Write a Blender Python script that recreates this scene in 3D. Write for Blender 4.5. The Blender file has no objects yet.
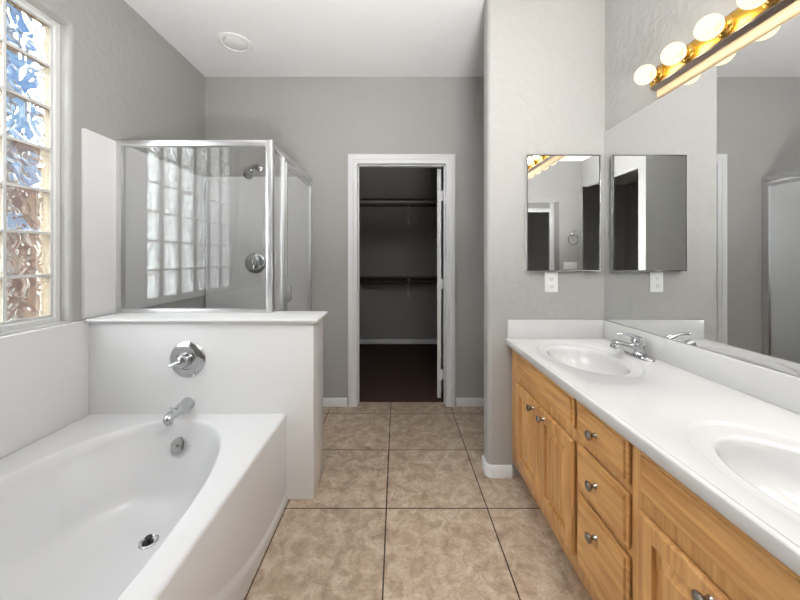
import bpy, bmesh, math, random
from mathutils import Vector, Matrix
PI = math.pi
scene = bpy.context.scene
COL = scene.collection

# ------------------------------------------------------------------ camera, sky, sun, lights, exposure
cam_d = bpy.data.cameras.new('camera')
cam_d.sensor_width = 36.0
cam_d.lens = 331.0 / 800.0 * 36.0
cam_d.shift_x = 3.0 / 800.0
cam_d.shift_y = -42.0 / 800.0
cam_d.clip_start = 0.02
cam = bpy.data.objects.new('camera', cam_d)
COL.objects.link(cam)
cam.location = (0, 0, 1.25)
cam.rotation_euler = (PI / 2, 0, 0)
scene.camera = cam

world = bpy.data.worlds.new('sky')
scene.world = world
world.use_nodes = True
wn = world.node_tree.nodes
wl = world.node_tree.links
bg = wn['Background']
tc = wn.new('ShaderNodeTexCoord')
sep = wn.new('ShaderNodeSeparateXYZ')
wl.new(tc.outputs['Generated'], sep.inputs[0])
ramp = wn.new('ShaderNodeValToRGB')
ramp.color_ramp.elements[0].position = 0.0
ramp.color_ramp.elements[0].color = (0.42, 0.66, 0.95, 1)
ramp.color_ramp.elements[1].position = 0.6
ramp.color_ramp.elements[1].color = (0.05, 0.22, 0.68, 1)
wl.new(sep.outputs['Z'], ramp.inputs[0])
wl.new(ramp.outputs[0], bg.inputs['Color'])
bg.inputs['Strength'].default_value = 1.3


def light(name, kind, loc, direction, energy, color=(1, 1, 1), **kw):
    d = bpy.data.lights.new(name, kind)
    d.energy = energy
    d.color = color
    for k, v in kw.items():
        setattr(d, k, v)
    o = bpy.data.objects.new(name, d)
    COL.objects.link(o)
    o.location = loc
    o.rotation_euler = Vector(direction).to_track_quat('-Z', 'Y').to_euler()
    return o


light('sun', 'SUN', (-6, -2, 6), (1.0, 0.70, -0.55), 46.0, (1.0, 0.99, 0.97), angle=math.radians(115))
light('ceiling_fill', 'AREA', (0.50, 0.35, 2.74), (0.05, 0.12, -1), 18.0, (1.0, 0.995, 0.985), shape='RECTANGLE', size=0.9, size_y=0.9)  # added fill light below the ceiling, not a fixture of the room
light('upward_fill', 'AREA', (0.30, -0.80, 0.60), (-0.10, 0.36, 1.0), 92.0, (1.0, 0.995, 0.985), shape='RECTANGLE', size=0.7, size_y=0.7, spread=math.radians(120))  # added upward light behind the camera, brightens the ceiling and room
scene.view_settings.view_transform = 'Standard'
scene.view_settings.look = 'None'
scene.view_settings.exposure = 0.0
scene.view_settings.gamma = 1.0
scene.view_settings.use_curve_mapping = False

# ------------------------------------------------------------------ materials


def lin(r, g, b):
    def f(c):
        c /= 255.0
        return c / 12.92 if c <= 0.04045 else ((c + 0.055) / 1.055) ** 2.4
    return (f(r), f(g), f(b), 1)


def mat(name, color, rough=0.5, metal=0.0, **kw):
    m = bpy.data.materials.new(name)
    m.use_nodes = True
    b = m.node_tree.nodes['Principled BSDF']
    b.inputs['Base Color'].default_value = color
    b.inputs['Roughness'].default_value = rough
    b.inputs['Metallic'].default_value = metal
    for k, v in kw.items():
        b.inputs[k.replace('_', ' ')].default_value = v
    return m


def nd(m, typ, **kw):
    n = m.node_tree.nodes.new(typ)
    for k, v in kw.items():
        setattr(n, k, v)
    return n


def lk(m, a, b):
    m.node_tree.links.new(a, b)


def bump(m, scale, strength, dist=0.002, detail=3.0, stretch=(1, 1, 1), contrast=None):
    t = nd(m, 'ShaderNodeTexCoord')
    mp = nd(m, 'ShaderNodeMapping')
    mp.inputs['Scale'].default_value = stretch
    lk(m, t.outputs['Object'], mp.inputs[0])
    n = nd(m, 'ShaderNodeTexNoise')
    n.inputs['Scale'].default_value = scale
    n.inputs['Detail'].default_value = detail
    lk(m, mp.outputs[0], n.inputs['Vector'])
    src = n.outputs[0]
    if contrast:
        r = nd(m, 'ShaderNodeValToRGB')
        r.color_ramp.elements[0].position = contrast[0]
        r.color_ramp.elements[1].position = contrast[1]
        lk(m, src, r.inputs[0])
        src = r.outputs[0]
    b = nd(m, 'ShaderNodeBump')
    b.inputs['Strength'].default_value = strength
    b.inputs['Distance'].default_value = dist
    lk(m, src, b.inputs['Height'])
    p = m.node_tree.nodes['Principled BSDF']
    lk(m, b.outputs[0], p.inputs['Normal'])
    return m


M = {}
M['paint'] = bump(mat('wall_paint', (0.39, 0.382, 0.367, 1), 0.6), 26, 0.28, 0.004, 2.0, contrast=(0.42, 0.62))
M['ceiling'] = bump(mat('ceiling_paint', (0.80, 0.80, 0.80, 1), 0.8), 40, 0.35, 0.003)
M['marble'] = mat('cultured_marble', (0.75, 0.75, 0.755, 1), 0.30)
M['counter'] = mat('counter_marble', (0.62, 0.613, 0.607, 1), 0.13)
M['acrylic'] = mat('tub_acrylic', (0.67, 0.67, 0.678, 1), 0.20)
M['trim'] = mat('white_trim', (0.74, 0.74, 0.75, 1), 0.35)
M['plastic'] = mat('white_plastic', (0.80, 0.80, 0.79, 1), 0.3)
M['slot'] = mat('dark_slot', (0.03, 0.03, 0.03, 1), 0.6)
M['chrome'] = mat('chrome', (0.56, 0.57, 0.58, 1), 0.08, 1.0)
M['aluminum'] = mat('bright_aluminum', (0.74, 0.74, 0.75, 1), 0.33, 1.0)
M['brass'] = mat('polished_brass', (0.70, 0.42, 0.07, 1), 0.28, 1.0)
M['socket'] = mat('socket_brass', (0.48, 0.27, 0.06, 1), 0.25, 1.0)
M['ridge'] = mat('ridged_bronze', (0.36, 0.29, 0.25, 1), 0.3, 1.0)
M['backboard'] = mat('pale_oak_board', (0.90, 0.66, 0.40, 1), 0.45)
M['knob'] = mat('pewter_knob', (0.42, 0.39, 0.37, 1), 0.22, 1.0)
M['drain'] = mat('drain_dark', (0.05, 0.05, 0.05, 1), 0.3, 0.6)
M['mirror'] = mat('mirror_silver', (0.80, 0.81, 0.81, 1), 0.0, 1.0)
M['shelf'] = mat('brown_shelf', lin(92, 74, 66), 0.5)
M['vinyl'] = mat('window_vinyl', (0.70, 0.70, 0.69, 1), 0.35)
M['hill'] = bump(mat('brown_stucco', lin(150, 118, 100), 0.9), 12, 0.5)
M['carpet'] = bump(mat('brown_carpet', lin(70, 48, 38), 0.95), 300, 0.8, 0.006)

# bulbs: glowing envelope, partly clear so the lamp inside shines out
m = bpy.data.materials.new('glowing_bulb')
m.use_nodes = True
nt = m.node_tree
nt.nodes.remove(nt.nodes['Principled BSDF'])
tr = nd(m, 'ShaderNodeBsdfTransparent')
em = nd(m, 'ShaderNodeEmission')
em.inputs['Color'].default_value = (1.0, 0.86, 0.55, 1)
em.inputs['Strength'].default_value = 1.9
mx = nd(m, 'ShaderNodeMixShader')
mx.inputs[0].default_value = 0.6
lk(m, tr.outputs[0], mx.inputs[1])
lk(m, em.outputs[0], mx.inputs[2])
lk(m, mx.outputs[0], nt.nodes['Material Output'].inputs[0])
M['bulb'] = m

# shower glass: clear sheet with a mirror-like sheen
m = bpy.data.materials.new('clear_shower_glass')
m.use_nodes = True
nt = m.node_tree
nt.nodes.remove(nt.nodes['Principled BSDF'])
out = nt.nodes['Material Output']
tr = nd(m, 'ShaderNodeBsdfTransparent')
tr.inputs[0].default_value = (0.965, 0.97, 0.97, 1)
gl = nd(m, 'ShaderNodeBsdfGlossy')
gl.inputs['Roughness'].default_value = 0.0
lw = nd(m, 'ShaderNodeLayerWeight')
lw.inputs['Blend'].default_value = 0.5
pw = nd(m, 'ShaderNodeMath', operation='POWER')
pw.inputs[1].default_value = 4.0
lk(m, lw.outputs['Facing'], pw.inputs[0])
ma = nd(m, 'ShaderNodeMath', operation='MULTIPLY_ADD')
ma.inputs[1].default_value = 0.7
ma.inputs[2].default_value = 0.062
lk(m, pw.outputs[0], ma.inputs[0])
mx = nd(m, 'ShaderNodeMixShader')
lk(m, ma.outputs[0], mx.inputs[0])
lk(m, tr.outputs[0], mx.inputs[1])
lk(m, gl.outputs[0], mx.inputs[2])
lk(m, mx.outputs[0], out.inputs[0])
M['glass'] = m

# glass block
m = bpy.data.materials.new('wavy_glass_block')
m.use_nodes = True
nt = m.node_tree
nt.nodes.remove(nt.nodes['Principled BSDF'])
out = nt.nodes['Material Output']
t = nd(m, 'ShaderNodeTexCoord')
n = nd(m, 'ShaderNodeTexNoise')
n.inputs['Scale'].default_value = 11.0
n.inputs['Detail'].default_value = 0.6
n.inputs['Distortion'].default_value = 1.6
lk(m, t.outputs['Object'], n.inputs['Vector'])
bp = nd(m, 'ShaderNodeBump')
bp.inputs['Strength'].default_value = 0.9
bp.inputs['Distance'].default_value = 0.02
lk(m, n.outputs[0], bp.inputs['Height'])
gb = nd(m, 'ShaderNodeBsdfGlass')
gb.inputs['IOR'].default_value = 1.45
gb.inputs['Roughness'].default_value = 0.0
gb.inputs['Color'].default_value = (0.96, 0.98, 0.98, 1)
lk(m, bp.outputs[0], gb.inputs['Normal'])
tr = nd(m, 'ShaderNodeBsdfTransparent')
mx = nd(m, 'ShaderNodeMixShader')
mx.inputs[0].default_value = 0.28
lk(m, gb.outputs[0], mx.inputs[1])
lk(m, tr.outputs[0], mx.inputs[2])
lk(m, mx.outputs[0], out.inputs[0])
M['block'] = m
m = bpy.data.materials.new('clear_outer_pane')
m.use_nodes = True
nt = m.node_tree
nt.nodes.remove(nt.nodes['Principled BSDF'])
tr = nd(m, 'ShaderNodeBsdfTransparent')
tr.inputs[0].default_value = (0.96, 0.98, 0.98, 1)
gl = nd(m, 'ShaderNodeBsdfGlossy')
gl.inputs['Roughness'].default_value = 0.05
mx = nd(m, 'ShaderNodeMixShader')
mx.inputs[0].default_value = 0.06
lk(m, tr.outputs[0], mx.inputs[1])
lk(m, gl.outputs[0], mx.inputs[2])
lk(m, mx.outputs[0], nt.nodes['Material Output'].inputs[0])
M['clear'] = m
M['mortar'] = mat('block_mortar', (0.20, 0.155, 0.095, 1), 0.7)

# floor tile
TX0, TY0, TS = -0.053, 1.653, 0.5035
m = mat('floor_tile', (0.4, 0.28, 0.19, 1), 0.38)
p = m.node_tree.nodes['Principled BSDF']
t = nd(m, 'ShaderNodeTexCoord')
mp = nd(m, 'ShaderNodeMapping')
mp.inputs['Location'].default_value = (-TX0 + 20 * TS, -TY0 + 20 * TS, 0)
lk(m, t.outputs['Object'], mp.inputs[0])
br = nd(m, 'ShaderNodeTexBrick')
br.offset = 0.0
br.squash = 1.0
br.inputs['Scale'].default_value = 1.0
br.inputs['Brick Width'].default_value = TS
br.inputs['Row Height'].default_value = TS
br.inputs['Mortar Size'].default_value = 0.0032
br.inputs['Mortar Smooth'].default_value = 0.1
br.inputs['Bias'].default_value = 0.0
br.inputs['Color1'].default_value = (0.0, 0.0, 0.0, 1)
br.inputs['Color2'].default_value = (1, 1, 1, 1)
br.inputs['Mortar'].default_value = (0.5, 0.5, 0.5, 1)
lk(m, mp.outputs[0], br.inputs['Vector'])
n1 = nd(m, 'ShaderNodeTexNoise')
n1.inputs['Scale'].default_value = 13.0
n1.inputs['Detail'].default_value = 10.0
n1.inputs['Roughness'].default_value = 0.72
n1.inputs['Distortion'].default_value = 0.5
lk(m, t.outputs['Object'], n1.inputs['Vector'])
rp = nd(m, 'ShaderNodeValToRGB')
e = rp.color_ramp.elements
e[0].position = 0.30
e[0].color = lin(142, 124, 106)
e[1].position = 0.66
e[1].color = lin(205, 191, 174)
e2 = rp.color_ramp.elements.new(0.48)
e2.color = lin(178, 158, 137)
lk(m, n1.outputs[0], rp.inputs[0])
n2 = nd(m, 'ShaderNodeTexNoise')
n2.inputs['Scale'].default_value = 11.0
n2.inputs['Detail'].default_value = 6.0
n2.inputs['Distortion'].default_value = 3.0
lk(m, t.outputs['Object'], n2.inputs['Vector'])
vr = nd(m, 'ShaderNodeValToRGB')
ve = vr.color_ramp.elements
ve[0].position = 0.485
ve[0].color = (0, 0, 0, 1)
ve[1].position = 0.515
ve[1].color = (0, 0, 0, 1)
vm = vr.color_ramp.elements.new(0.50)
vm.color = (1, 1, 1, 1)
lk(m, n2.outputs[0], vr.inputs[0])
vs = nd(m, 'ShaderNodeMath', operation='MULTIPLY')
vs.inputs[1].default_value = 0.55
lk(m, vr.outputs[0], vs.inputs[0])
vmix = nd(m, 'ShaderNodeMixRGB')
lk(m, vs.outputs[0], vmix.inputs[0])
lk(m, rp.outputs[0], vmix.inputs[1])
vmix.inputs[2].default_value = lin(104, 82, 66)
hs = nd(m, 'ShaderNodeHueSaturation')
mr = nd(m, 'ShaderNodeMapRange')
mr.inputs['To Min'].default_value = 0.93
mr.inputs['To Max'].default_value = 1.07
lk(m, br.outputs[0], mr.inputs[0])
lk(m, mr.outputs[0], hs.inputs['Value'])
lk(m, vmix.outputs[0], hs.inputs['Color'])
gm = nd(m, 'ShaderNodeMixRGB')
lk(m, br.outputs['Fac'], gm.inputs[0])
lk(m, hs.outputs[0], gm.inputs[1])
gm.inputs[2].default_value = lin(52, 40, 33)
lk(m, gm.outputs[0], p.inputs['Base Color'])
bp = nd(m, 'ShaderNodeBump')
bp.invert = True
bp.inputs['Strength'].default_value = 0.5
bp.inputs['Distance'].default_value = 0.002
lk(m, br.outputs['Fac'], bp.inputs['Height'])
lk(m, bp.outputs[0], p.inputs['Normal'])
M['tile'] = m


def oak(name, stretch):
    m = mat(name, (0.5, 0.28, 0.1, 1), 0.36)
    p = m.node_tree.nodes['Principled BSDF']
    t = nd(m, 'ShaderNodeTexCoord')
    mp = nd(m, 'ShaderNodeMapping')
    mp.inputs['Scale'].default_value = stretch
    lk(m, t.outputs['Object'], mp.inputs[0])
    n = nd(m, 'ShaderNodeTexNoise')
    n.inputs['Scale'].default_value = 3.0
    n.inputs['Detail'].default_value = 2.5
    n.inputs['Roughness'].default_value = 0.6
    n.inputs['Distortion'].default_value = 0.6
    lk(m, mp.outputs[0], n.inputs['Vector'])
    r = nd(m, 'ShaderNodeValToRGB')
    e = r.color_ramp.elements
    e[0].position = 0.28
    e[0].color = lin(170, 118, 66)
    e[1].position = 0.70
    e[1].color = lin(210, 162, 104)
    lk(m, n.outputs[0], r.inputs[0])
    lk(m, r.outputs[0], p.inputs['Base Color'])
    return m


M['oak_v'] = oak('oak_vertical_grain', (15, 15, 1.0))
M['oak_h'] = oak('oak_level_grain', (15, 1.0, 15))

# ------------------------------------------------------------------ mesh helpers


def V(*a):
    return Vector(a)


def world_loc(o):
    p = Vector((0, 0, 0))
    while o is not None:
        p += o.location
        o = o.parent
    return p


def obj(name, bm, material, parent=None, origin=None, smooth=35):
    """links a bmesh built in world coordinates as one mesh object"""
    bmesh.ops.recalc_face_normals(bm, faces=bm.faces[:])
    org = Vector(origin) if origin is not None else (world_loc(parent) if parent else Vector((0, 0, 0)))
    bmesh.ops.translate(bm, verts=bm.verts[:], vec=-org)
    for f in bm.faces:
        f.smooth = True
    lim = math.radians(smooth)
    for e in bm.edges:
        if len(e.link_faces) == 2:
            try:
                e.smooth = e.calc_face_angle() < lim
            except ValueError:
                e.smooth = True
    me = bpy.data.meshes.new(name)
    bm.to_mesh(me)
    bm.free()
    me.materials.append(M[material])
    o = bpy.data.objects.new(name, me)
    COL.objects.link(o)
    if parent:
        o.parent = parent
        o.location = org - world_loc(parent)
    else:
        o.location = org
    return o


def thing(name, label, cat, loc, group=None):
    o = bpy.data.objects.new(name, None)
    o.empty_display_size = 0.1
    COL.objects.link(o)
    o.location = loc
    o['label'] = label
    o['category'] = cat
    if group:
        o['group'] = group
    return o


def tag(o, label, cat, group=None):
    o['label'] = label
    o['category'] = cat
    if group:
        o['group'] = group
    return o


def struct(name, bm, material, parent=None, smooth=35):
    o = obj(name, bm, material, parent, smooth=smooth)
    if parent is None:
        o['kind'] = 'structure'
    return o


def new():
    return bmesh.new()


def box(bm, x0, x1, y0, y1, z0, z1, bev=0.0, seg=2):
    r = bmesh.ops.create_cube(bm, size=1.0)
    vs = r['verts']
    for v in vs:
        v.co = V(x0 + (v.co.x + .5) * (x1 - x0), y0 + (v.co.y + .5) * (y1 - y0), z0 + (v.co.z + .5) * (z1 - z0))
    if bev > 0:
        es = list({e for v in vs for e in v.link_edges})
        bmesh.ops.bevel(bm, geom=es, offset=bev, segments=seg, affect='EDGES', profile=0.5)
    return bm


def loops(bm, rings, close_first=False, close_last=False, cyclic=False):
    vr = [[bm.verts.new(p) for p in ring] for ring in rings]
    k = len(vr[0])
    pairs = [(vr[i], vr[i + 1]) for i in range(len(vr) - 1)]
    if cyclic:
        pairs.append((vr[-1], vr[0]))
    for a, b in pairs:
        for i in range(k):
            j = (i + 1) % k
            bm.faces.new((a[i], a[j], b[j], b[i]))
    if close_first:
        bm.faces.new(vr[0])
    if close_last:
        bm.faces.new(vr[-1])
    return bm


def basis(d):
    d = Vector(d).normalized()
    u = d.cross(V(0, 0, 1)) if abs(d.z) < 0.9 else d.cross(V(0, 1, 0))
    u.normalize()
    return d, u, d.cross(u)


def lathe(bm, org, axis, prof, seg=32, caps=True):
    d, u, w = basis(axis)
    org = Vector(org)
    rings = []
    for r, h in prof:
        rings.append([org + d * h + (u * math.cos(2 * PI * i / seg) + w * math.sin(2 * PI * i / seg)) * max(r, 1e-4) for i in range(seg)])
    return loops(bm, rings, caps, caps)


def tube(bm, pts, rad, seg=16, flat=1.0):
    pts = [Vector(p) for p in pts]
    n = len(pts)
    rads = rad if isinstance(rad, (list, tuple)) else [rad] * n
    rings = []
    u = None
    for i, p in enumerate(pts):
        t = (pts[min(i + 1, n - 1)] - pts[max(i - 1, 0)]).normalized()
        if u is None:
            _, u, _ = basis(t)
        u = (u - t * u.dot(t)).normalized()
        w = t.cross(u)
        rings.append([p + (u * math.cos(2 * PI * k / seg) + w * math.sin(2 * PI * k / seg) * flat) * rads[i] for k in range(seg)])
    return loops(bm, rings, True, True)


def prism(bm, pts2, y0, y1, axes='xz'):
    """closed 2-D profile swept along the remaining axis"""
    def P(a, b, c):
        return {'xz': V(a, c, b), 'xy': V(a, b, c), 'yz': V(c, a, b)}[axes]
    return loops(bm, [[P(a, b, y0) for a, b in pts2], [P(a, b, y1) for a, b in pts2]], True, True)


def bez(p0, p1, p2, p3, n=10):
    p0, p1, p2, p3 = map(Vector, (p0, p1, p2, p3))
    return [p0 * (1 - t) ** 3 + p1 * 3 * t * (1 - t) ** 2 + p2 * 3 * t * t * (1 - t) + p3 * t ** 3 for t in [i / n for i in range(n + 1)]]


# ------------------------------------------------------------------ room measures
XL, XR = -1.62, 1.189          # left and right wall faces
YF, YW = 2.796, 1.892          # far wall, wing wall faces
YT, YB = -0.16, -1.50          # wall at the tub's foot, back wall
XO = -0.56                     # plane of the opening behind the camera
ZC = 2.78
T = 0.12

# floor, ceiling
struct('floor', box(new(), XL - T, XR + T, YB - 0.05, 2.873, -0.1, 0), 'tile')
bm = box(new(), XL - T - 0.03, XR + T, YT - T, 5.0, ZC, ZC + 0.1)
box(bm, -2.5, XR + T, -3.3, YT - T, ZC, ZC + 0.1)
struct('ceiling', bm, 'ceiling')

# left wall with its window recess (rounded corners)
WY0, WY1, WZ0, WZ1 = 0.40, 1.645, 0.937, 2.41


def rect_yz(x, y0, y1, z0, z1):
    return [V(x, y0, z0), V(x, y1, z0), V(x, y1, z1), V(x, y0, z1)]


rings = [rect_yz(XL, YT - T, YF + T, -0.02, ZC)]
R = 0.022
for k in range(7):
    a = k / 6 * PI / 2
    o_ = R * (1 - math.sin(a))
    rings.append(rect_yz(XL - R * (1 - math.cos(a)), WY0 - o_, WY1 + o_, WZ0 - o_, WZ1 + o_))
rings.append(rect_yz(XL - 0.17, WY0, WY1, WZ0, WZ1))
rings.append(rect_yz(XL - 0.17, YT - T, YF + T, -0.02, ZC))
struct('wall_left', loops(new(), rings, cyclic=True), 'paint')

# far wall with the closet doorway
DX0, DX1, DZ = -0.335, 0.4125, 2.047


def rect_xz(y, x0, x1, z0, z1):
    return [V(x0, y, z0), V(x1, y, z0), V(x1, y, z1), V(x0, y, z1)]


hole = (DX0 - 0.02, DX1 + 0.02, -0.01, DZ + 0.02)
outr = (XL - 0.01, XR + 0.01, -0.02, ZC)
struct('wall_far', loops(new(), [rect_xz(YF, *outr), rect_xz(YF, *hole), rect_xz(YF + T, *hole), rect_xz(YF + T, *outr)], cyclic=True), 'paint')

# wing wall beside the vanity, with a bullnose corner
RB = 0.028
YW2 = YW + 0.115
pr = [(XR + T, YW2)]
for k in range(9):
    a = k / 8 * PI / 2
    pr.append((0.520 + RB * (1 - math.sin(a)), YW2 - RB * (1 - math.cos(a))))
for k in range(9):
    a = k / 8 * PI / 2
    pr.append((0.520 + RB * (1 - math.cos(a)), YW + RB * (1 - math.sin(a))))
pr.append((XR + T, YW))
struct('wall_wing', prism(new(), pr, -0.02, ZC, 'xy'), 'paint')
struct('wall_right', box(new(), XR, XR + T, YB - 1.2, YF + 0.01, -0.02, ZC), 'paint')
struct('wall_tub_foot', box(new(), XL - T, XO, YT - T, YT, -0.02, ZC), 'paint')
struct('wall_opening', box(new(), XO - T, XO, YB - 0.02, YT - T, 2.38, ZC), 'paint')

# back wall (seen only in mirrors): alcove with a doorway
AX0, AX1, AZ = -0.20, 0.75, 2.15
struct('wall_back', loops(new(), [rect_xz(YB, XO - 0.01, XR + 0.01, -0.02, ZC), rect_xz(YB, AX0, AX1, -0.01, AZ),
                                  rect_xz(YB - 0.16, AX0, AX1, -0.01, AZ), rect_xz(YB - 0.16, XO - 0.01, XR + 0.01, -0.02, ZC)], cyclic=True), 'paint')
bm = new()
bx0, bx1, bz = AX0 + 0.075, AX1 - 0.1, 2.0
ya, yb = YB - 0.16, YB - 0.20
box(bm, AX0, bx0, yb, ya, 0, AZ, 0.004)
box(bm, bx1, AX1, yb, ya, 0, AZ, 0.004)
box(bm, AX0, AX1, yb, ya - 0.001, bz, bz + 0.06, 0.004)
struct('door_2', bm, 'trim')
struct('wall_alcove', box(new(), AX0, AX1, yb - 0.02, ya - 0.005, bz + 0.05, AZ + 0.05), 'paint')
# dim rooms behind: shell boxes
bm = new()
box(bm, -2.5, -2.4, -3.3, YT - T, -0.02, ZC)
box(bm, -2.4, XR + T, -3.3, -3.2, -0.02, ZC)
box(bm, -2.4, XL - T, YT - T - 0.001, YT - T + 0.1, -0.02, ZC)
box(bm, XR, XR + T, -3.2, YB - 1.2, -0.02, ZC)
struct('wall_bedroom', bm, 'paint')
struct('floor_bedroom', box(new(), -2.4, XR, -3.2, YT - T, -0.1, 0.008), 'carpet').location.z -= 0.012

# closet shell
bm = new()
CX0, CX1, CY = -1.25, 1.0, 4.81
box(bm, CX0 - 0.1, CX0, YF + T, CY + 0.1, -0.02, ZC)
box(bm, CX1, CX1 + 0.1, YF + T - 0.12, CY + 0.1, -0.02, ZC)
box(bm, CX0, CX1, CY, CY + 0.1, -0.02, ZC)
struct('wall_closet', bm, 'paint')
struct('floor_closet', box(new(), CX0, CX1, 2.873, CY, -0.1, 0.004), 'carpet')

# ------------------------------------------------------------------ trim


def base_x(x0, x1, y, s):          # along x, face towards s*y
    t = 0.014 * s
    return prism(new(), [(y, 0), (y + t, 0), (y + t, 0.055), (y + t * 0.6, 0.064), (y + t * 0.3, 0.070), (y, 0.070)], x0, x1, 'yz')


struct('baseboard_far_left', base_x(-0.715, DX0 - 0.085, YF, -1), 'trim')
struct('baseboard_far_right', base_x(DX1 + 0.085, XR, YF, -1), 'trim')
struct('baseboard_closet', base_x(CX0, CX1, CY, -1), 'trim')
# wing baseboard wraps the bullnose corner
bm = new()
path = []
for k in range(9):
    a = k / 8 * PI / 2
    path.append((a, V(0.520 + RB * (1 - math.cos(a)), YW + RB * (1 - math.sin(a)), 0), V(-math.cos(a), -math.sin(a), 0)))
back = []
for k in range(9):
    a = k / 8 * PI / 2
    back.append((a, V(0.520 + RB * (1 - math.sin(a)), YW2 - RB * (1 - math.cos(a)), 0), V(-math.sin(a), math.cos(a), 0)))
path = [(0, V(0.70, YW2, 0), V(0, 1, 0))] + back + path + [(0, V(0.655, YW, 0), V(0, -1, 0))]
rings = []
for _, p, nrm in path:
    q = []
    for o_, z in ((0, 0), (0.014, 0), (0.014, 0.052), (0.009, 0.062), (0.004, 0.068), (0, 0.068)):
        q.append(p + nrm * o_ + V(0, 0, z))
    rings.append(q)
struct('baseboard_wing', loops(bm, rings, True, True), 'trim')
bm = base_x(XO, AX0, YB, 1)
struct('baseboard_back', bm, 'trim')

# closet doorway: casing, jambs, leaf with hinges
door = bpy.data.objects.new('door_1', None)
COL.objects.link(door)
door.location = (0.04, YF, 0)
door['kind'] = 'structure'


def casing_profile(a0, a1):        # from the opening outwards, (across, out)
    w = a1 - a0
    return [(0, 0), (0, 0.010), (0.1, 0.014), (0.35, 0.014), (0.42, 0.018), (0.85, 0.020), (1.0, 0.014), (1.0, 0.0)]


bm = new()
cw = 0.078
prof = [(0, 0), (0, 0.009), (0.008, 0.013), (0.03, 0.013), (0.036, 0.018), (0.066, 0.020), (cw, 0.014), (cw, 0)]
for side in (0,):
    rings = []
    for o_, h in prof:
        rings.append([V(DX0 - o_, YF - h, 0), V(DX0 - o_, YF - h, DZ + o_), V(DX1 + o_, YF - h, DZ + o_), V(DX1 + o_, YF - h, 0)])
    vr = [[bm.verts.new(p) for p in r] for r in rings]
    for i in range(len(vr) - 1):
        for j in range(3):
            bm.faces.new((vr[i][j], vr[i][j + 1], vr[i + 1][j + 1], vr[i + 1][j]))
obj('casing', bm, 'trim', door)
bm = new()
box(bm, DX0 - 0.02, DX0, YF - 0.002, YF + T + 0.005, 0, DZ + 0.02, 0.001)
box(bm, DX1, DX1 + 0.02, YF - 0.002, YF + T + 0.005, 0, DZ + 0.02, 0.001)
box(bm, DX0, DX1, YF - 0.002, YF + T + 0.005, DZ, DZ + 0.02, 0.001)
box(bm, DX0, DX0 + 0.011, YF + 0.035, YF + 0.07, 0, DZ, 0.001)
box(bm, DX1 - 0.011, DX1, YF + 0.035, YF + 0.07, 0, DZ, 0.001)
box(bm, DX0, DX1, YF + 0.035, YF + 0.07, DZ - 0.011, DZ, 0.001)
obj('jamb', bm, 'trim', door)
# leaf, swung into the closet past ninety degrees
hx, hy = DX1 - 0.012, YF + T + 0.004
leaf_bm = new()
LW, LT = 0.74, 0.035


def door_face(bm, y, s):
    pass


box(leaf_bm, 0, LT, 0, LW, 0.012, DZ - 0.006, 0.002)
for (z0, z1) in ((0.25, 0.95), (1.12, 1.85)):
    for (a, b) in ((0.11, 0.33), (0.41, 0.63)):
        for x, s in ((0.0, -1), (LT, 1)):
            rr = []
            for ins, dep in ((0, 0.0), (0.012, 0.006), (0.03, 0.001)):
                rr.append([V(x + s * (dep + 0.0005), a + ins, z0 + ins), V(x + s * (dep + 0.0005), b - ins, z0 + ins),
                           V(x + s * (dep + 0.0005), b - ins, z1 - ins), V(x + s * (dep + 0.0005), a + ins, z1 - ins)])
            loops(leaf_bm, rr, False, True)
rot = Matrix.Rotation(math.radians(-12), 4, 'Z')
bmesh.ops.transform(leaf_bm, matrix=Matrix.Translation(V(hx - 0.045, hy + 0.012, 0)) @ rot, verts=leaf_bm.verts[:])
leaf = obj('leaf', leaf_bm, 'trim', door)
for z in (0.22, 1.02, 1.80):
    bm = new()
    lathe(bm, (hx - 0.006, hy + 0.008, z - 0.045), (0, 0, 1), [(0.006, 0), (0.006, 0.09)], 12)
    box(bm, hx - 0.034, hx + 0.012, hy + 0.004, hy + 0.0075, z - 0.045, z + 0.045)
    obj('hinge', bm, 'trim', door)

# ------------------------------------------------------------------ window
win = bpy.data.objects.new('window_1', None)
COL.objects.link(win)
win.location = (XL - 0.08, (WY0 + WY1) / 2, WZ0)
win['kind'] = 'structure'
FX = XL - 0.055
bm = new()
fw = 0.026
rings = [rect_yz(FX, WY0, WY1, WZ0, WZ1), rect_yz(FX, WY0 + fw * .8, WY1 - fw * .8, WZ0 + fw * .8, WZ1 - fw * .8),
         rect_yz(FX - 0.006, WY0 + fw, WY1 - fw, WZ0 + fw, WZ1 - fw),
         rect_yz(FX - 0.09, WY0 + fw, WY1 - fw, WZ0 + fw, WZ1 - fw), rect_yz(FX - 0.09, WY0, WY1, WZ0, WZ1)]
obj('window_frame', loops(bm, rings, cyclic=True), 'vinyl', win)
ny, nz = 6, 7
y0, y1, z0, z1 = WY0 + fw, WY1 - fw, WZ0 + fw, WZ1 - fw
py, pz = (y1 - y0) / ny, (z1 - z0) / nz
gbm, mbm, jbm, kbm = new(), new(), new(), new()
g = 0.006
BD = 0.062
for i in range(ny):
    for j in range(nz):
        ya0, ya1, za0, za1 = y0 + i * py + g, y0 + (i + 1) * py - g, z0 + j * pz + g, z0 + (j + 1) * pz - g
        box(gbm, FX - 0.017, FX - 0.008, ya0, ya1, za0, za1, 0.003, 2)
        box(kbm, FX - BD - 0.010, FX - BD - 0.004, ya0, ya1, za0, za1)
for i in range(ny + 1):
    yc = min(max(y0 + i * py, y0 + g), y1 - g)
    box(mbm, FX - BD - 0.008, FX - 0.013, yc - g, yc + g, z0, z1)
    box(jbm, FX - 0.013, FX - 0.0085, yc - g, yc + g, z0, z1, 0.001)
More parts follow.
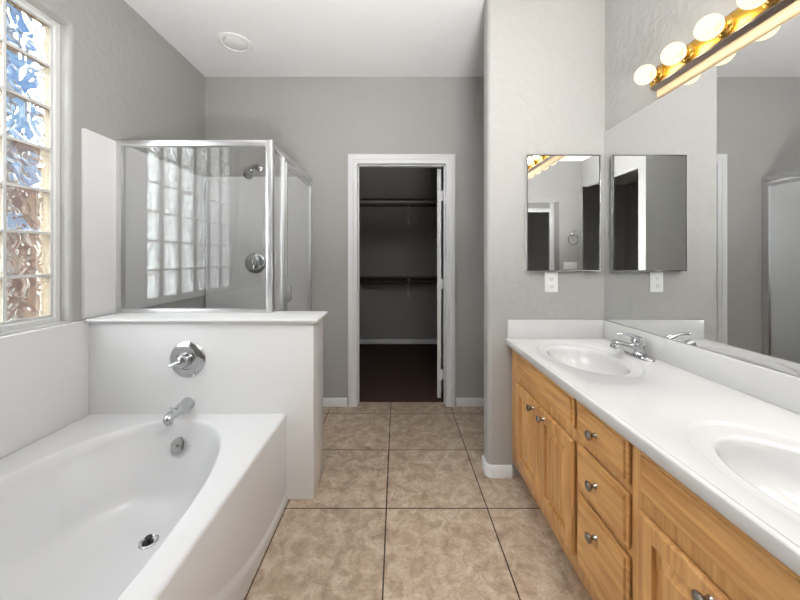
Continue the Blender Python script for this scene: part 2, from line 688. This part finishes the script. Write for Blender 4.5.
for j in range(nz + 1):
    zc = min(max(z0 + j * pz, z0 + g), z1 - g)
    box(mbm, FX - BD - 0.0075, FX - 0.0135, y0, y1, zc - g, zc + g)
    box(jbm, FX - 0.0132, FX - 0.0087, y0, y1, zc - g, zc + g, 0.001)
obj('grout', jbm, 'vinyl', win)
obj('outer_glass', kbm, 'clear', win)
obj('glass_block_panel', gbm, 'block', win)
obj('mortar', mbm, 'mortar', win)
# outdoors
tag(obj('garden_wall', box(new(), -4.7, -4.5, 0.5, 9, -0.3, 2.3, 0.02), 'hill', origin=(-4.6, 2.5, -0.3)), 'brown stucco garden wall outside the glass block window', 'wall')['kind'] = 'structure'
struct('ground', box(new(), -9, XL - 0.18, -6, 10, -0.35, -0.3), 'hill')

# ------------------------------------------------------------------ tub surround and half wall
HY0, HY1, HX1, HZ = 1.717, 1.945, -0.433, 0.915
struct('wall_half', box(new(), XL, HX1, HY0, HY1, -0.01, HZ, 0.003), 'marble')
# cap with ogee edge on front and right end
prof = [(0.0, 0.000), (0.006, 0.002), (0.010, 0.008), (0.018, 0.012), (0.024, 0.018), (0.022, 0.024), (0.016, 0.027)]
bm = new()
rings = []
for o_, z in prof:
    rings.append([V(-1.59, HY0 - o_ - 0.004, HZ + z - 0.005), V(HX1 + 0.006 + o_, HY0 - o_ - 0.004, HZ + z - 0.005),
                  V(HX1 + 0.006 + o_, HY1 + 0.006, HZ + z - 0.005), V(-1.59, HY1 + 0.006, HZ + z - 0.005)])
struct('trim_1', loops(bm, rings, True, True), 'marble')
# surround panels on the left wall
struct('trim_2', box(new(), XL - 0.005, -1.596, YT, HY0, 0.40, 0.928, 0.003), 'marble')
struct('trim_3', box(new(), XL - 0.005, -1.604, 1.700, YF - 0.03, 0.936, 1.918, 0.003), 'marble')
struct('trim_4', box(new(), -1.60, -0.735, YF - 0.03, YF + 0.005, 0.05, 1.93, 0.003), 'marble')

# ------------------------------------------------------------------ bathtub


def polar(bm, cx, cy, rect, ring_list, close=True):
    """rect outer ring -> list of closed ring functions of angle"""
    x0, x1, y0_, y1_ = rect
    ang = [2 * PI * i / 112 for i in range(112)]
    for cxr, cyr in ((x0, y0_), (x1, y0_), (x1, y1_), (x0, y1_)):
        ang.append(math.atan2(cyr - cy, cxr - cx) % (2 * PI))
    ang = sorted(set(round(a, 6) for a in ang))

    def rp(a):
        c, s = math.cos(a), math.sin(a)
        k = 1e9
        if c > 1e-9: k = min(k, (x1 - cx) / c)
        if c < -1e-9: k = min(k, (x0 - cx) / c)
        if s > 1e-9: k = min(k, (y1_ - cy) / s)
        if s < -1e-9: k = min(k, (y0_ - cy) / s)
        return cx + c * k, cy + s * k
    rings = []
    for fn in ring_list:
        rings.append([fn(a, rp(a)) for a in ang])
    return loops(bm, rings, False, close)


def sup(a, rx, ry, n):
    c, s = math.cos(a), math.sin(a)
    r = (abs(c / rx) ** n + abs(s / ry) ** n) ** (-1 / n)
    return r * c, r * s


TZ = 0.441
tub = thing('bathtub', 'large white built-in bathtub with oval basin beneath the glass block window', 'bathtub', (-1.08, 0.78, 0))
CXT, CYT = -1.075, 0.775
RX, RY = 0.408, 0.878


def rim_out(ins, z):
    def f(a, rp):
        x, y = rp
        return V(min(x, -0.574 - ins), y, z)
    return f


def basin(rx, ry, cx, cy, z, n=2.5):
    def f(a, rp):
        dx, dy = sup(a, rx, ry, n)
        return V(cx + dx, cy + dy, z)
    return f


rl = [rim_out(0.0, 0.02), rim_out(0.0, TZ - 0.012), rim_out(0.003, TZ - 0.004), rim_out(0.010, TZ)]
rl += [basin(RX + 0.012, RY + 0.012, CXT, CYT, TZ), basin(RX + 0.003, RY + 0.003, CXT, CYT, TZ - 0.002), basin(RX - 0.006, RY - 0.006, CXT, CYT, TZ - 0.010)]
for k in range(1, 15):
    t_ = k / 14
    # side wall then rounded floor
    if t_ < 0.55:
        q = t_ / 0.55
        z = TZ - 0.010 - q * 0.27
        s = q * 0.10
    else:
        q = (t_ - 0.55) / 0.45
        z = TZ - 0.28 - 0.075 * math.sin(q * PI / 2)
        s = 0.10 + 0.10 * (1 - math.cos(q * PI / 2)) + 0.06 * q
    rx = RX - s * 0.85
    near = s * 2.1
    far = s * 1.05
    ry = RY - (near + far) / 2
    cy = CYT + (near - far) / 2
    rl.append(basin(rx, ry, CXT + 0.01 * t_, cy, z, 2.5 - 0.2 * t_))
zf = TZ - 0.355
rl.append(basin(0.12, 0.4, CXT + 0.01, CYT + 0.10, zf - 0.006, 2.2))
rl.append(basin(0.02, 0.1, CXT + 0.01, CYT + 0.10, zf - 0.008, 2))
obj('tub_shell', polar(new(), CXT, CYT, (-1.592, -0.574, YT, HY0), rl), 'acrylic', tub, smooth=50)
# apron with a bowed relief line
bm = new()
ny_, nz_ = 80, 44
grid = []
for i in range(ny_ + 1):
    y = YT + (HY0 - YT) * i / ny_
    u_ = max(0.0, 0.785 - abs(y - 0.775))
    zc = 0.03 + min(0.55 * u_ ** 2, 0.31)
    row = []
    for j in range(nz_ + 1):
        z = (TZ - 0.014) * j / nz_
        s = min(1, max(0, (zc - z) / 0.022 + 0.5))
        s = s * s * (3 - 2 * s)
        row.append(bm.verts.new(V(-0.5745 + 0.009 * s, y, z)))
    grid.append(row)
for i in range(ny_):
    for j in range(nz_):
        bm.faces.new((grid[i][j], grid[i + 1][j], grid[i + 1][j + 1], grid[i][j + 1]))
obj('apron', bm, 'acrylic', tub, smooth=80)
# overflow plate on the sloping far end
ov = V(-1.055, 1.598, 0.345)
nrm = V(0, -1, 0.38).normalized()
bm = new()
lathe(bm, ov - nrm * 0.006, nrm, [(0.036, 0), (0.037, 0.008), (0.034, 0.013), (0.02, 0.015), (0.006, 0.016), (0.004, 0.013), (0.0, 0.013)], 36)
op = obj('overflow_plate', bm, 'chrome', tub)
bm = new()
lathe(bm, ov + nrm * 0.0075, nrm, [(0.004, 0), (0.004, 0.004), (0, 0.0045)], 12)
obj('screw', bm, 'knob', op)
bm = new()
dz = zf - 0.005
lathe(bm, (-1.02, 1.36, dz), (0, 0, 1), [(0.036, 0), (0.036, 0.006), (0.031, 0.009), (0.026, 0.006), (0.024, 0.0), (0, 0.0)], 36)
dr = obj('drain', bm, 'chrome', tub)
bm = new()
lathe(bm, (-1.02, 1.36, dz + 0.002), (0, 0, 1), [(0.024, 0), (0.023, 0.003), (0, 0.004)], 28)
lathe(bm, (-1.02, 1.36, dz + 0.004), (0, 0, 1), [(0.007, 0), (0.007, 0.012), (0.014, 0.015), (0.013, 0.020), (0, 0.021)], 24)
obj('stopper', bm, 'drain', dr)

# tub valve
c = V(-1.084, HY0, 0.726)
tv = thing('tub_valve', 'round chrome bathtub mixer valve with lever on the white half wall', 'faucet', c)
bm = new()
lathe(bm, c, (0, -1, 0), [(0.092, 0), (0.092, 0.004), (0.086, 0.010), (0.070, 0.016), (0.050, 0.018), (0.048, 0.014), (0.036, 0.015), (0.034, 0.03), (0.0, 0.03)], 48)
obj('escutcheon', bm, 'chrome', tv)
bm = new()
lathe(bm, c + V(0, -0.028, 0), (0, -1, 0), [(0.030, 0), (0.032, 0.02), (0.028, 0.034), (0.012, 0.042), (0, 0.043)], 32)
tube(bm, [c + V(0.0, -0.05, 0.0), c + V(-0.02, -0.058, -0.004), c + V(-0.036, -0.066, -0.010), c + V(-0.050, -0.068, -0.013)], [0.024, 0.022, 0.017, 0.012], 16, 0.6)
obj('lever', bm, 'chrome', tv)

# tub spout
c = V(-1.084, HY0, 0.497)
ts = thing('tub_spout', 'chrome bathtub spout below the round valve on the half wall', 'spout', c)
bm = new()
rings = []
prof = [(0, 0.032, 0.032, 0), (0.006, 0.033, 0.033, 0), (0.02, 0.029, 0.030, 0), (0.06, 0.026, 0.027, 0.0), (0.10, 0.024, 0.025, -0.002),
        (0.13, 0.022, 0.023, -0.006), (0.15, 0.021, 0.021, -0.010), (0.162, 0.017, 0.016, -0.013), (0.168, 0.008, 0.008, -0.015)]
for d, rx, rz, dz_ in prof:
    rings.append([c + V(rx * math.cos(2 * PI * i / 32), -d, dz_ + rz * math.sin(2 * PI * i / 32)) for i in range(32)])
loops(bm, rings, True, True)
lathe(bm, c + V(0, -0.142, -0.022), (0, 0, -1), [(0.017, 0), (0.017, 0.016), (0.013, 0.016), (0.013, 0.010), (0, 0.010)], 24)
obj('spout_body', bm, 'chrome', ts)
bm = new()
lathe(bm, c + V(0, -0.128, 0.015), (0, 0, 1), [(0.004, 0), (0.004, 0.012), (0.008, 0.014), (0.008, 0.020), (0, 0.022)], 16)
obj('diverter_knob', bm, 'chrome', ts)

# ------------------------------------------------------------------ shower enclosure
SY, SX = 1.905, -0.730
SZ0, SZ1 = HZ + 0.022, 1.924
sh = thing('shower_enclosure', 'framed clear glass shower enclosure above and behind the tub half wall', 'shower enclosure', (SX, SY, SZ0))
bm = new()
fd = 0.016
box(bm, -1.603, SX + fd, SY - fd, SY + fd, SZ1 - 0.034, SZ1, 0.003)
box(bm, -1.602, SX + fd, SY - fd, SY + fd, SZ0, SZ0 + 0.022, 0.003)
box(bm, -1.6035, -1.575, SY - fd - 0.001, SY + fd + 0.001, SZ0 - 0.001, SZ1 + 0.001, 0.003)
obj('front_frame', bm, 'aluminum', sh)
bm = new()
box(bm, SX - 0.018, SX + 0.020, SY - 0.019, SY + 0.019, SZ0 + 0.001, SZ1 + 0.001, 0.004)
obj('corner_post', bm, 'aluminum', sh)
obj('front_glass', box(new(), -1.577, SX - 0.015, SY - 0.003, SY + 0.003, SZ0 + 0.02, SZ1 - 0.03), 'glass', sh)
# side: low curb behind the half wall, header, posts, fixed strip and door
SB = 0.11
bm = new()
box(bm, SX - 0.015, SX + 0.015, SY + 0.015, YF, SZ1 - 0.034, SZ1, 0.003)
box(bm, SX - 0.013, SX + 0.013, HY1 + 0.001, YF, SB, SB + 0.022, 0.003)
box(bm, SX - 0.013, SX + 0.013, YF - 0.026, YF, SB, SZ1, 0.003)
box(bm, SX - 0.012, SX + 0.012, 2.110, 2.132, SB + 0.02, SZ1 - 0.02, 0.003)
obj('side_frame', bm, 'aluminum', sh)
obj('side_glass', box(new(), SX - 0.003, SX + 0.003, HY1 + 0.002, 2.112, SB + 0.02, SZ1 - 0.03), 'glass', sh)
bm = new()
dy0, dy1, dz0, dz1 = 2.136, YF - 0.03, SB + 0.03, SZ1 - 0.055


def ry(x, i):
    return rect_yz(x, dy0 + i, dy1 - i, dz0 + i, dz1 - i)


loops(bm, [ry(SX + 0.017, 0), ry(SX + 0.017, 0.024), ry(SX - 0.007, 0.024), ry(SX - 0.007, 0)], cyclic=True)
dw = obj('shower_door', bm, 'aluminum', sh)
obj('door_glass', box(new(), SX + 0.002, SX + 0.008, dy0 + 0.02, dy1 - 0.02, dz0 + 0.02, dz1 - 0.02), 'glass', dw)
bm = new()
box(bm, SX + 0.017, SX + 0.034, dy0 + 0.002, dy0 + 0.022, 0.965, 1.075, 0.004)
box(bm, SX + 0.030, SX + 0.040, dy0 + 0.0, dy0 + 0.034, 0.975, 1.065, 0.004)
obj('door_handle', bm, 'aluminum', dw)
# shower base
bm = new()
bx_, by_ = (-1.592, SX + 0.05), (HY1, YF - 0.03)
box(bm, bx_[0], bx_[1], by_[0], by_[1], 0.0, 0.04, 0.004)
box(bm, SX - 0.05, SX + 0.05, by_[0], by_[1], 0.03, SB, 0.012)
tag(obj('shower_tray', bm, 'acrylic', origin=(-1.15, 2.35, 0)), 'white shower base with raised curb under the glass enclosure', 'shower base')

# shower valve and head on the far wall panel
yw = YF - 0.03
c = V(-1.184, yw, 1.208)
sv = thing('shower_valve', 'round chrome shower mixer valve on the far shower wall', 'faucet', c)
bm = new()
lathe(bm, c, (0, -1, 0), [(0.086, 0), (0.086, 0.004), (0.08, 0.010), (0.06, 0.014), (0.045, 0.015), (0.04, 0.03), (0, 0.03)], 48)
obj('escutcheon', bm, 'chrome', sv)
bm = new()
lathe(bm, c + V(0, -0.028, 0), (0, -1, 0), [(0.028, 0), (0.030, 0.02), (0.024, 0.034), (0, 0.038)], 32)
tube(bm, [c + V(0, -0.048, 0), c + V(0.006, -0.058, -0.025), c + V(0.012, -0.066, -0.052)], [0.015, 0.012, 0.009], 14, 0.6)
obj('lever', bm, 'chrome', sv)
c = V(-1.165, YF, 2.01)
hd = thing('showerhead', 'small chrome shower head on a bent arm high in the shower', 'shower head', c)
bm = new()
lathe(bm, c, (0, -1, 0), [(0.032, 0), (0.030, 0.006), (0.014, 0.014), (0.012, 0.016)], 28)
obj('flange', bm, 'chrome', hd)
bm = new()
tube(bm, bez(c, c + V(0, -0.07, 0.0), c + V(-0.0, -0.10, -0.01), c + V(0, -0.15, -0.06)), 0.0095, 14)
obj('arm', bm, 'chrome', hd)
bm = new()
ax = V(-0.10, -0.62, -0.72).normalized()
lathe(bm, c + V(0, -0.142, -0.052), ax, [(0.012, 0), (0.016, 0.008), (0.017, 0.02), (0.012, 0.028), (0.018, 0.036), (0.036, 0.066), (0.039, 0.074), (0.037, 0.080), (0.030, 0.078), (0, 0.076)], 32)
obj('spray_head', bm, 'chrome', hd)

# ------------------------------------------------------------------ vanity cabinets
FXC = 0.656     # face frame plane
CZ = 0.795      # counter top


def knob(parent, y, z, label=None):
    bm = new()
    x = 0.637
    lathe(bm, (x, y, z), (-1, 0, 0), [(0.009, 0), (0.008, 0.003), (0.006, 0.008), (0.006, 0.013), (0.012, 0.018), (0.0155, 0.023), (0.0150, 0.027), (0.010, 0.030), (0, 0.031)], 24)
    return obj('knob', bm, 'knob', parent)


def panel_rings(y0, y1, z0, z1, steps):
    return [rect_yz(x, y0 + i, y1 - i, z0 + i, z1 - i) for i, x in steps]


def raised_door(parent, y0, y1, z0, z1, ky, kz):
    bm = new()
    st = [(0.012, FXC), (0.012, 0.6515), (0, 0.6505), (0, 0.643), (0.006, 0.637), (0.050, 0.637), (0.0515, 0.649), (0.0595, 0.650), (0.0605, 0.6475), (0.086, 0.6405), (0.087, 0.6380)]
    loops(bm, panel_rings(y0, y1, z0, z1, st), True, True)
    o = obj('door', bm, 'oak_v', parent, smooth=20)
    knob(o, ky, kz)
    return o


def slab_front(parent, name, y0, y1, z0, z1, kn=None):
    bm = new()
    st = [(0.012, FXC), (0.012, 0.6515), (0, 0.6505), (0, 0.647), (0.002, 0.6445), (0.010, 0.6435), (0.0105, 0.6395), (0.013, 0.637), (0.02, 0.637)]
    loops(bm, panel_rings(y0, y1, z0, z1, st), True, True)
    o = obj(name, bm, 'oak_h', parent, smooth=20)
    if kn:
        knob(o, *kn)
    return o


def carcass(parent, y0, y1):
    bm = new()
    zt = CZ - 0.040
    box(bm, FXC, FXC + 0.02, y0, y1, 0.10, zt, 0.0008)                # face frame
    box(bm, FXC + 0.02, XR - 0.002, y0, y0 + 0.015, 0.10, zt)
    box(bm, FXC + 0.02, XR - 0.002, y1 - 0.015, y1, 0.10, zt)
    box(bm, FXC + 0.02, XR - 0.002, y0 + 0.015, y1 - 0.015, 0.10, 0.115)
    b = obj('body', bm, 'oak_v', parent)
    obj('toe_kick', box(new(), FXC + 0.07, FXC + 0.085, y0, y1, 0.0, 0.10), 'oak_v', parent)
    return b


ya_, yb_, yc_, yd_ = 1.890, 1.198, 0.898, 0.36
va = thing('vanity_cabinet', 'oak vanity cabinet with two doors under the far sink, against the wing wall', 'cabinet', (0.92, (ya_ + yb_) / 2, 0), 'vanity cabinets under the counter')
carcass(va, yb_, ya_)
slab_front(va, 'false_front', 1.206, 1.775, 0.628, 0.742)
raised_door(va, 1.495, 1.775, 0.165, 0.582, 1.545, 0.550)
raised_door(va, 1.206, 1.486, 0.165, 0.582, 1.437, 0.550)
vb = thing('vanity_cabinet', 'narrow oak vanity cabinet of three stacked drawers between the two sinks', 'cabinet', (0.92, (yb_ + yc_) / 2, 0), 'vanity cabinets under the counter')
carcass(vb, yc_, yb_)
for z0_, z1_, kz in ((0.618, 0.745, 0.680), (0.440, 0.592, 0.518), (0.165, 0.415, 0.352)):
    slab_front(vb, 'drawer', 0.922, 1.178, z0_, z1_, (1.062, kz))
vc = thing('vanity_cabinet', 'oak vanity cabinet with a long false drawer front under the near sink', 'cabinet', (0.92, (yc_ + yd_) / 2, 0), 'vanity cabinets under the counter')
carcass(vc, yd_, yc_)
slab_front(vc, 'false_front', 0.378, 0.879, 0.628, 0.742)
raised_door(vc, 0.633, 0.879, 0.165, 0.582, 0.672, 0.556)
raised_door(vc, 0.378, 0.624, 0.165, 0.582, 0.585, 0.556)

# ------------------------------------------------------------------ countertop with moulded basins
ct = thing('vanity_countertop', 'long white cultured marble vanity counter with two moulded oval basins', 'countertop', (0.91, 1.12, CZ - 0.04))
bm = new()
SINKS = ((0.875, 1.545), (0.875, 0.645))


def ell(cx, cy, rx, ry_, z, n=2.0):
    def f(a, rp):
        dx, dy = sup(a, rx, ry_, n)
        return V(cx + dx, cy + dy, z)
    return f


for (sx, sy), (r0, r1) in zip(SINKS, ((1.095, YW - 0.002), (0.345, 1.095))):
    rl = [lambda a, rp: V(rp[0], rp[1], CZ),
          ell(sx, sy, 0.190, 0.285, CZ), ell(sx, sy, 0.188, 0.283, CZ - 0.0012), ell(sx, sy, 0.184, 0.278, CZ - 0.0062), ell(sx, sy, 0.178, 0.271, CZ - 0.0085),
          ell(sx, sy, 0.152, 0.232, CZ - 0.0098), ell(sx, sy, 0.146, 0.224, CZ - 0.012), ell(sx, sy, 0.141, 0.216, CZ - 0.020)]
    for k in range(1, 11):
        q = k / 10
        s = math.cos(q * PI / 2 * 0.93)
        rl.append(ell(sx + 0.01 * q, sy, 0.025 + 0.114 * s ** 0.75, 0.025 + 0.187 * s ** 0.75, CZ - 0.020 - 0.118 * math.sin(q * PI / 2) ** 1.1))
    rl.append(ell(sx + 0.01, sy, 0.020, 0.020, CZ - 0.140))
    polar(bm, sx, sy, (0.634, XR - 0.001, r0, r1), rl, False)
# front edge
pr = [(0.634, CZ)] + [(0.634 - 0.012 * math.sin(k / 6 * PI / 2), CZ - 0.007 * (1 - math.cos(k / 6 * PI / 2))) for k in range(1, 7)] + [(0.622, CZ - 0.034), (0.626, CZ - 0.040), (0.664, CZ - 0.040)]
vr = [[bm.verts.new(V(x, y, z)) for x, z in pr] for y in (0.345, YW - 0.002)]
for i in range(len(pr) - 1):
    bm.faces.new((vr[0][i], vr[0][i + 1], vr[1][i + 1], vr[1][i]))
vr2 = [bm.verts.new(p) for p in (V(0.634, 0.345, CZ), V(XR - 0.001, 0.345, CZ), V(XR - 0.001, 0.345, CZ - 0.04), V(0.634, 0.345, CZ - 0.04))]
bm.faces.new(vr2)
bmesh.ops.remove_doubles(bm, verts=bm.verts[:], dist=0.0003)
obj('counter_slab', bm, 'counter', ct, smooth=40)
obj('backsplash', box(new(), 1.168, XR - 0.001, 0.345, YW - 0.002, CZ, 0.899, 0.003), 'counter', ct)
obj('side_splash', box(new(), 0.628, 1.168, YW - 0.022, YW - 0.002, CZ, 0.899, 0.003), 'counter', ct)
for sx, sy in SINKS:
    bm = new()
    lathe(bm, (sx + 0.01, sy, CZ - 0.142), (0, 0, 1), [(0.022, 0), (0.023, 0.004), (0.018, 0.006), (0.014, 0.003), (0.013, 0.006), (0, 0.008)], 24)
    obj('sink_drain', bm, 'chrome', ct)


def faucet(sx, sy, label):
    c = V(1.116, sy - 0.018, CZ)
    f = thing('sink_faucet', label, 'faucet', c, 'vanity faucets')
    bm = new()
    # oblong base plate
    rings = []
    for k, (ins, z) in enumerate(((0, 0), (0, 0.006), (0.004, 0.011), (0.010, 0.013))):
        ring = []
        for i in range(40):
            a = 2 * PI * i / 40
            dx, dy = sup(a, 0.029 - ins, 0.084 - ins, 3.0)
            ring.append(c + V(dx, dy, z))
        rings.append(ring)
    loops(bm, rings, True, True)
    obj('base_plate', bm, 'chrome', f)
    bm = new()
    tube(bm, [c + V(0.012, 0, 0.006), c + V(0.004, 0, 0.022), c + V(-0.018, 0, 0.034), c + V(-0.05, 0, 0.044), c + V(-0.085, 0, 0.054), c + V(-0.108, 0, 0.060), c + V(-0.116, 0, 0.061)],
         [0.024, 0.027, 0.025, 0.022, 0.0205, 0.020, 0.019], 22, 0.95)
    lathe(bm, c + V(-0.112, 0, 0.056), (-0.5, 0, -0.87), [(0.014, 0), (0.0145, 0.018), (0.011, 0.019), (0.010, 0.014), (0, 0.014)], 20)
    obj('spout', bm, 'chrome', f)
    bm = new()
    lathe(bm, c + V(-0.004, 0, 0.03), (-0.15, 0, 1), [(0.019, 0), (0.018, 0.02), (0.022, 0.028), (0.023, 0.045), (0.018, 0.056), (0.008, 0.061), (0, 0.062)], 28)
    obj('valve_body', bm, 'chrome', f)
    bm = new()
    tube(bm, [c + V(0.004, 0, 0.083), c + V(-0.02, 0, 0.092), c + V(-0.05, 0, 0.102), c + V(-0.078, 0, 0.106), c + V(-0.096, 0, 0.105), c + V(-0.104, 0, 0.103)],
         [0.016, 0.015, 0.0105, 0.010, 0.0115, 0.007], 18, 0.65)
    obj('lever', bm, 'chrome', f)
    bm = new()
    tube(bm, [c + V(0.026, 0, 0.005), c + V(0.027, 0, 0.045)], 0.0025, 10)
    lathe(bm, c + V(0.027, 0, 0.044), (0, 0, 1), [(0.003, 0), (0.006, 0.004), (0.006, 0.009), (0, 0.012)], 14)
    obj('lift_rod', bm, 'chrome', f)
    return f


faucet(0.875, 1.545, 'chrome single lever faucet behind the far sink near the wing wall')
faucet(0.875, 0.645, 'chrome single lever faucet behind the near sink')

# ------------------------------------------------------------------ mirror, medicine cabinet, outlet
tag(obj('wall_mirror', box(new(), XR - 0.007, XR - 0.001, 0.36, YW - 0.001, 0.9005, 1.970, 0.0012, 1), 'mirror', origin=(XR - 0.004, 1.12, 0.9005)),
    'wide frameless mirror on the right wall above the vanity counter', 'mirror')
mx0, mx1, mz0, mz1 = 0.731, 1.146, 1.176, 1.832
mc = thing('medicine_cabinet', 'mirrored medicine cabinet hung on the wing wall above the far sink', 'medicine cabinet', ((mx0 + mx1) / 2, YW, mz0))
obj('body', box(new(), mx0 + 0.004, mx1 - 0.004, YW - 0.020, YW, mz0 + 0.004, mz1 - 0.004, 0.001), 'plastic', mc)


def rxz(y, i):
    return rect_xz(y, mx0 + i, mx1 - i, mz0 + i, mz1 - i)


md = obj('mirror_door', loops(new(), [rxz(YW - 0.020, 0.006), rxz(YW - 0.027, 0.006)], True, True), 'mirror', mc)
obj('door_frame', loops(new(), [rxz(YW - 0.0195, 0), rxz(YW - 0.028, 0), rxz(YW - 0.029, 0.002), rxz(YW - 0.0275, 0.0062), rxz(YW - 0.0195, 0.0062)], cyclic=True), 'chrome', md)

ot = thing('wall_outlet', 'white duplex power outlet on the wing wall below the medicine cabinet', 'outlet', (0.882, YW, 1.055))
bm = new()
loops(bm, [[V(0.882 + sx * (0.037 - i), YW - h, 1.1125 + sz * (0.058 - i)) for sx, sz in ((-1, -1), (1, -1), (1, 1), (-1, 1))] for i, h in ((0, 0), (0, 0.003), (0.003, 0.0055))], True, True)
obj('cover_plate', bm, 'plastic', ot)
for z in (1.092, 1.133):
    bm = new()
    lathe(bm, (0.882, YW - 0.005, z), (0, -1, 0), [(0.0165, 0), (0.0165, 0.002), (0.015, 0.003), (0, 0.003)], 24)
    s = obj('socket', bm, 'plastic', ot)
    bm = new()
    for dx in (-0.006, 0.006):
        box(bm, 0.882 + dx - 0.0012, 0.882 + dx + 0.0012, YW - 0.0086, YW - 0.0078, z - 0.001, z + 0.007)
    lathe(bm, (0.882, YW - 0.0078, z - 0.008), (0, -1, 0), [(0.0025, 0), (0.0025, 0.0008)], 10)
    obj('slot', bm, 'slot', s)

# ------------------------------------------------------------------ vanity light bar
LY0, LY1 = 0.32, 1.500
lb = thing('vanity_light', 'brass strip light with a row of glowing globe bulbs above the mirror', 'light fixture', (XR, (LY0 + LY1) / 2, 1.972))
obj('backboard', box(new(), 1.170, XR - 0.0005, LY0, LY1 - 0.008, 1.9725, 2.085, 0.002), 'backboard', lb)
pr = [(1.1705, 2.004), (1.166, 2.002), (1.163, 2.006), (1.159, 2.004), (1.156, 2.009), (1.152, 2.007), (1.149, 2.012), (1.146, 2.011), (1.144, 2.015)]
pr2 = pr + [(1.144, 2.018)]
top = [(x, 4.104 - z) for x, z in reversed(pr2)]
obj('moulding', prism(new(), pr2 + top + [], LY0 + 0.003, LY1 - 0.003), 'ridge', lb, smooth=15)
obj('face_strip', box(new(), 1.1415, 1.1445, LY0 + 0.006, LY1 - 0.006, 2.019, 2.085, 0.001), 'brass', lb)
bulb0 = sock0 = None
for k in range(8):
    y = 1.449 - 0.1485 * k
    if sock0 is None:
        bm = new()
        lathe(bm, (1.1415, y, 2.052), (-1, 0, 0), [(0.034, 0), (0.034, 0.003), (0.024, 0.008), (0.021, 0.012), (0.021, 0.018), (0.023, 0.019), (0.023, 0.022), (0.018, 0.023)], 28)
        sock0 = obj('socket_cup', bm, 'socket', lb, origin=(1.1415, y, 2.052))
        bm = new()
        prof = [(0.013, -0.006), (0.0135, 0.006)]
        RBu = 0.040
        for i in range(1, 17):
            a = -PI / 2 + 0.42 + (PI - 0.42) * i / 16
            prof.append((RBu * math.cos(a) if i < 16 else 0.0, -0.004 + RBu * (1 + math.sin(a))))
        lathe(bm, (1.1215, y, 2.052), (-1, 0, 0), prof, 28)
        bulb0 = obj('bulb', bm, 'bulb', sock0, origin=(1.1215, y, 2.052))
        ld = bpy.data.lights.new('bulb_glow', 'POINT')
        ld.energy = 0.7
        ld.color = (1.0, 0.88, 0.72)
        ld.shadow_soft_size = 0.022
        glow0 = bpy.data.objects.new('bulb_glow', ld)
        COL.objects.link(glow0)
        glow0.parent = bulb0
        glow0.location = (-0.036, 0, 0)
    else:
        s = sock0.copy()
        COL.objects.link(s)
        s.parent = lb
        s.location = sock0.location + V(0, -0.1485 * k, 0)
        b = bulb0.copy()
        COL.objects.link(b)
        b.parent = s
        g_ = glow0.copy()
        COL.objects.link(g_)
        g_.parent = b

# ------------------------------------------------------------------ ceiling fitting above the shower
c = V(-1.15, 2.355, ZC)
cl = thing('recessed_light', 'round white unlit recessed light trim on the ceiling above the shower', 'ceiling light', c)
bm = new()
lathe(bm, c, (0, 0, -1), [(0.112, 0), (0.112, 0.006), (0.100, 0.012), (0.086, 0.012), (0.078, 0.004), (0.076, 0.0)], 48, False)
obj('trim_ring', bm, 'plastic', cl)
bm = new()
lathe(bm, c, (0, 0, -1), [(0.077, 0.001), (0.076, 0.008), (0.06, 0.014), (0.03, 0.017), (0, 0.018)], 40)
obj('lens', bm, 'plastic', cl)

# ------------------------------------------------------------------ closet shelves
def closet_shelf(z, label, dark):
    s = thing('closet_shelf', label, 'shelf', (0, CY, z), 'closet shelves with hanging rods')
    obj('board', box(new(), CX0, CX1, CY - 0.31, CY, z - 0.019, z, 0.002), dark, s)
    bm = new()
    box(bm, CX0, CX1, CY - 0.019, CY, z - 0.10, z - 0.019, 0.002)
    obj('cleat', bm, 'shelf' if dark == 'shelf' else 'paint', s)
    bm = new()
    tube(bm, [V(CX0, CY - 0.27, z - 0.062), V(CX1, CY - 0.27, z - 0.062)], 0.017, 18)
    obj('rod', bm, 'shelf', s)
    bm = new()
    x = 0.165
    box(bm, x - 0.012, x + 0.012, CY - 0.004 - 0.019, CY - 0.019, z - 0.30, z - 0.019)
    box(bm, x - 0.012, x + 0.012, CY - 0.30, CY - 0.019, z - 0.023, z - 0.019)
    tube(bm, [V(x, CY - 0.022, z - 0.28), V(x, CY - 0.29, z - 0.03)], 0.006, 10)
    tube(bm, [V(x, CY - 0.27 + 0.021 * math.cos(a), z - 0.062 + 0.021 * math.sin(a)) for a in [PI * (0.0 + i / 8) + PI for i in range(9)]], 0.005, 8)
    obj('bracket', bm, 'trim', s)
    return s


closet_shelf(2.03, 'upper white closet shelf with a rod seen through the doorway', 'trim')
closet_shelf(0.985, 'lower brown closet shelf with a rod seen through the doorway', 'shelf')

# ------------------------------------------------------------------ behind the camera, seen in the medicine cabinet
c = V(-0.40, YB, 1.62)
tr_ = thing('towel_ring', 'chrome towel ring on the back wall, reflected in the medicine cabinet', 'towel ring', c)
bm = new()
lathe(bm, c, (0, 1, 0), [(0.024, 0), (0.024, 0.006), (0.012, 0.012), (0.010, 0.04), (0.012, 0.046), (0, 0.048)], 24)
obj('post', bm, 'chrome', tr_)
bm = new()
tube(bm, [c + V(0.078 * math.sin(2 * PI * i / 40), 0.036, -0.078 + 0.078 * math.cos(2 * PI * i / 40)) for i in range(41)], 0.0045, 10)
obj('ring', bm, 'chrome', tr_)
c = V(-0.372, YB, 1.07)
sw = thing('switch_plate', 'wide white light switch plate under the towel ring, reflected in the medicine cabinet', 'light switch', c)
obj('cover_plate', box(new(), c.x - 0.105, c.x + 0.105, YB, YB + 0.006, 1.07, 1.185, 0.002), 'plastic', sw)
for k in range(4):
    x = c.x - 0.069 + 0.046 * k
    obj('toggle', box(new(), x - 0.005, x + 0.005, YB + 0.005, YB + 0.014, 1.118, 1.140, 0.002), 'plastic', sw)
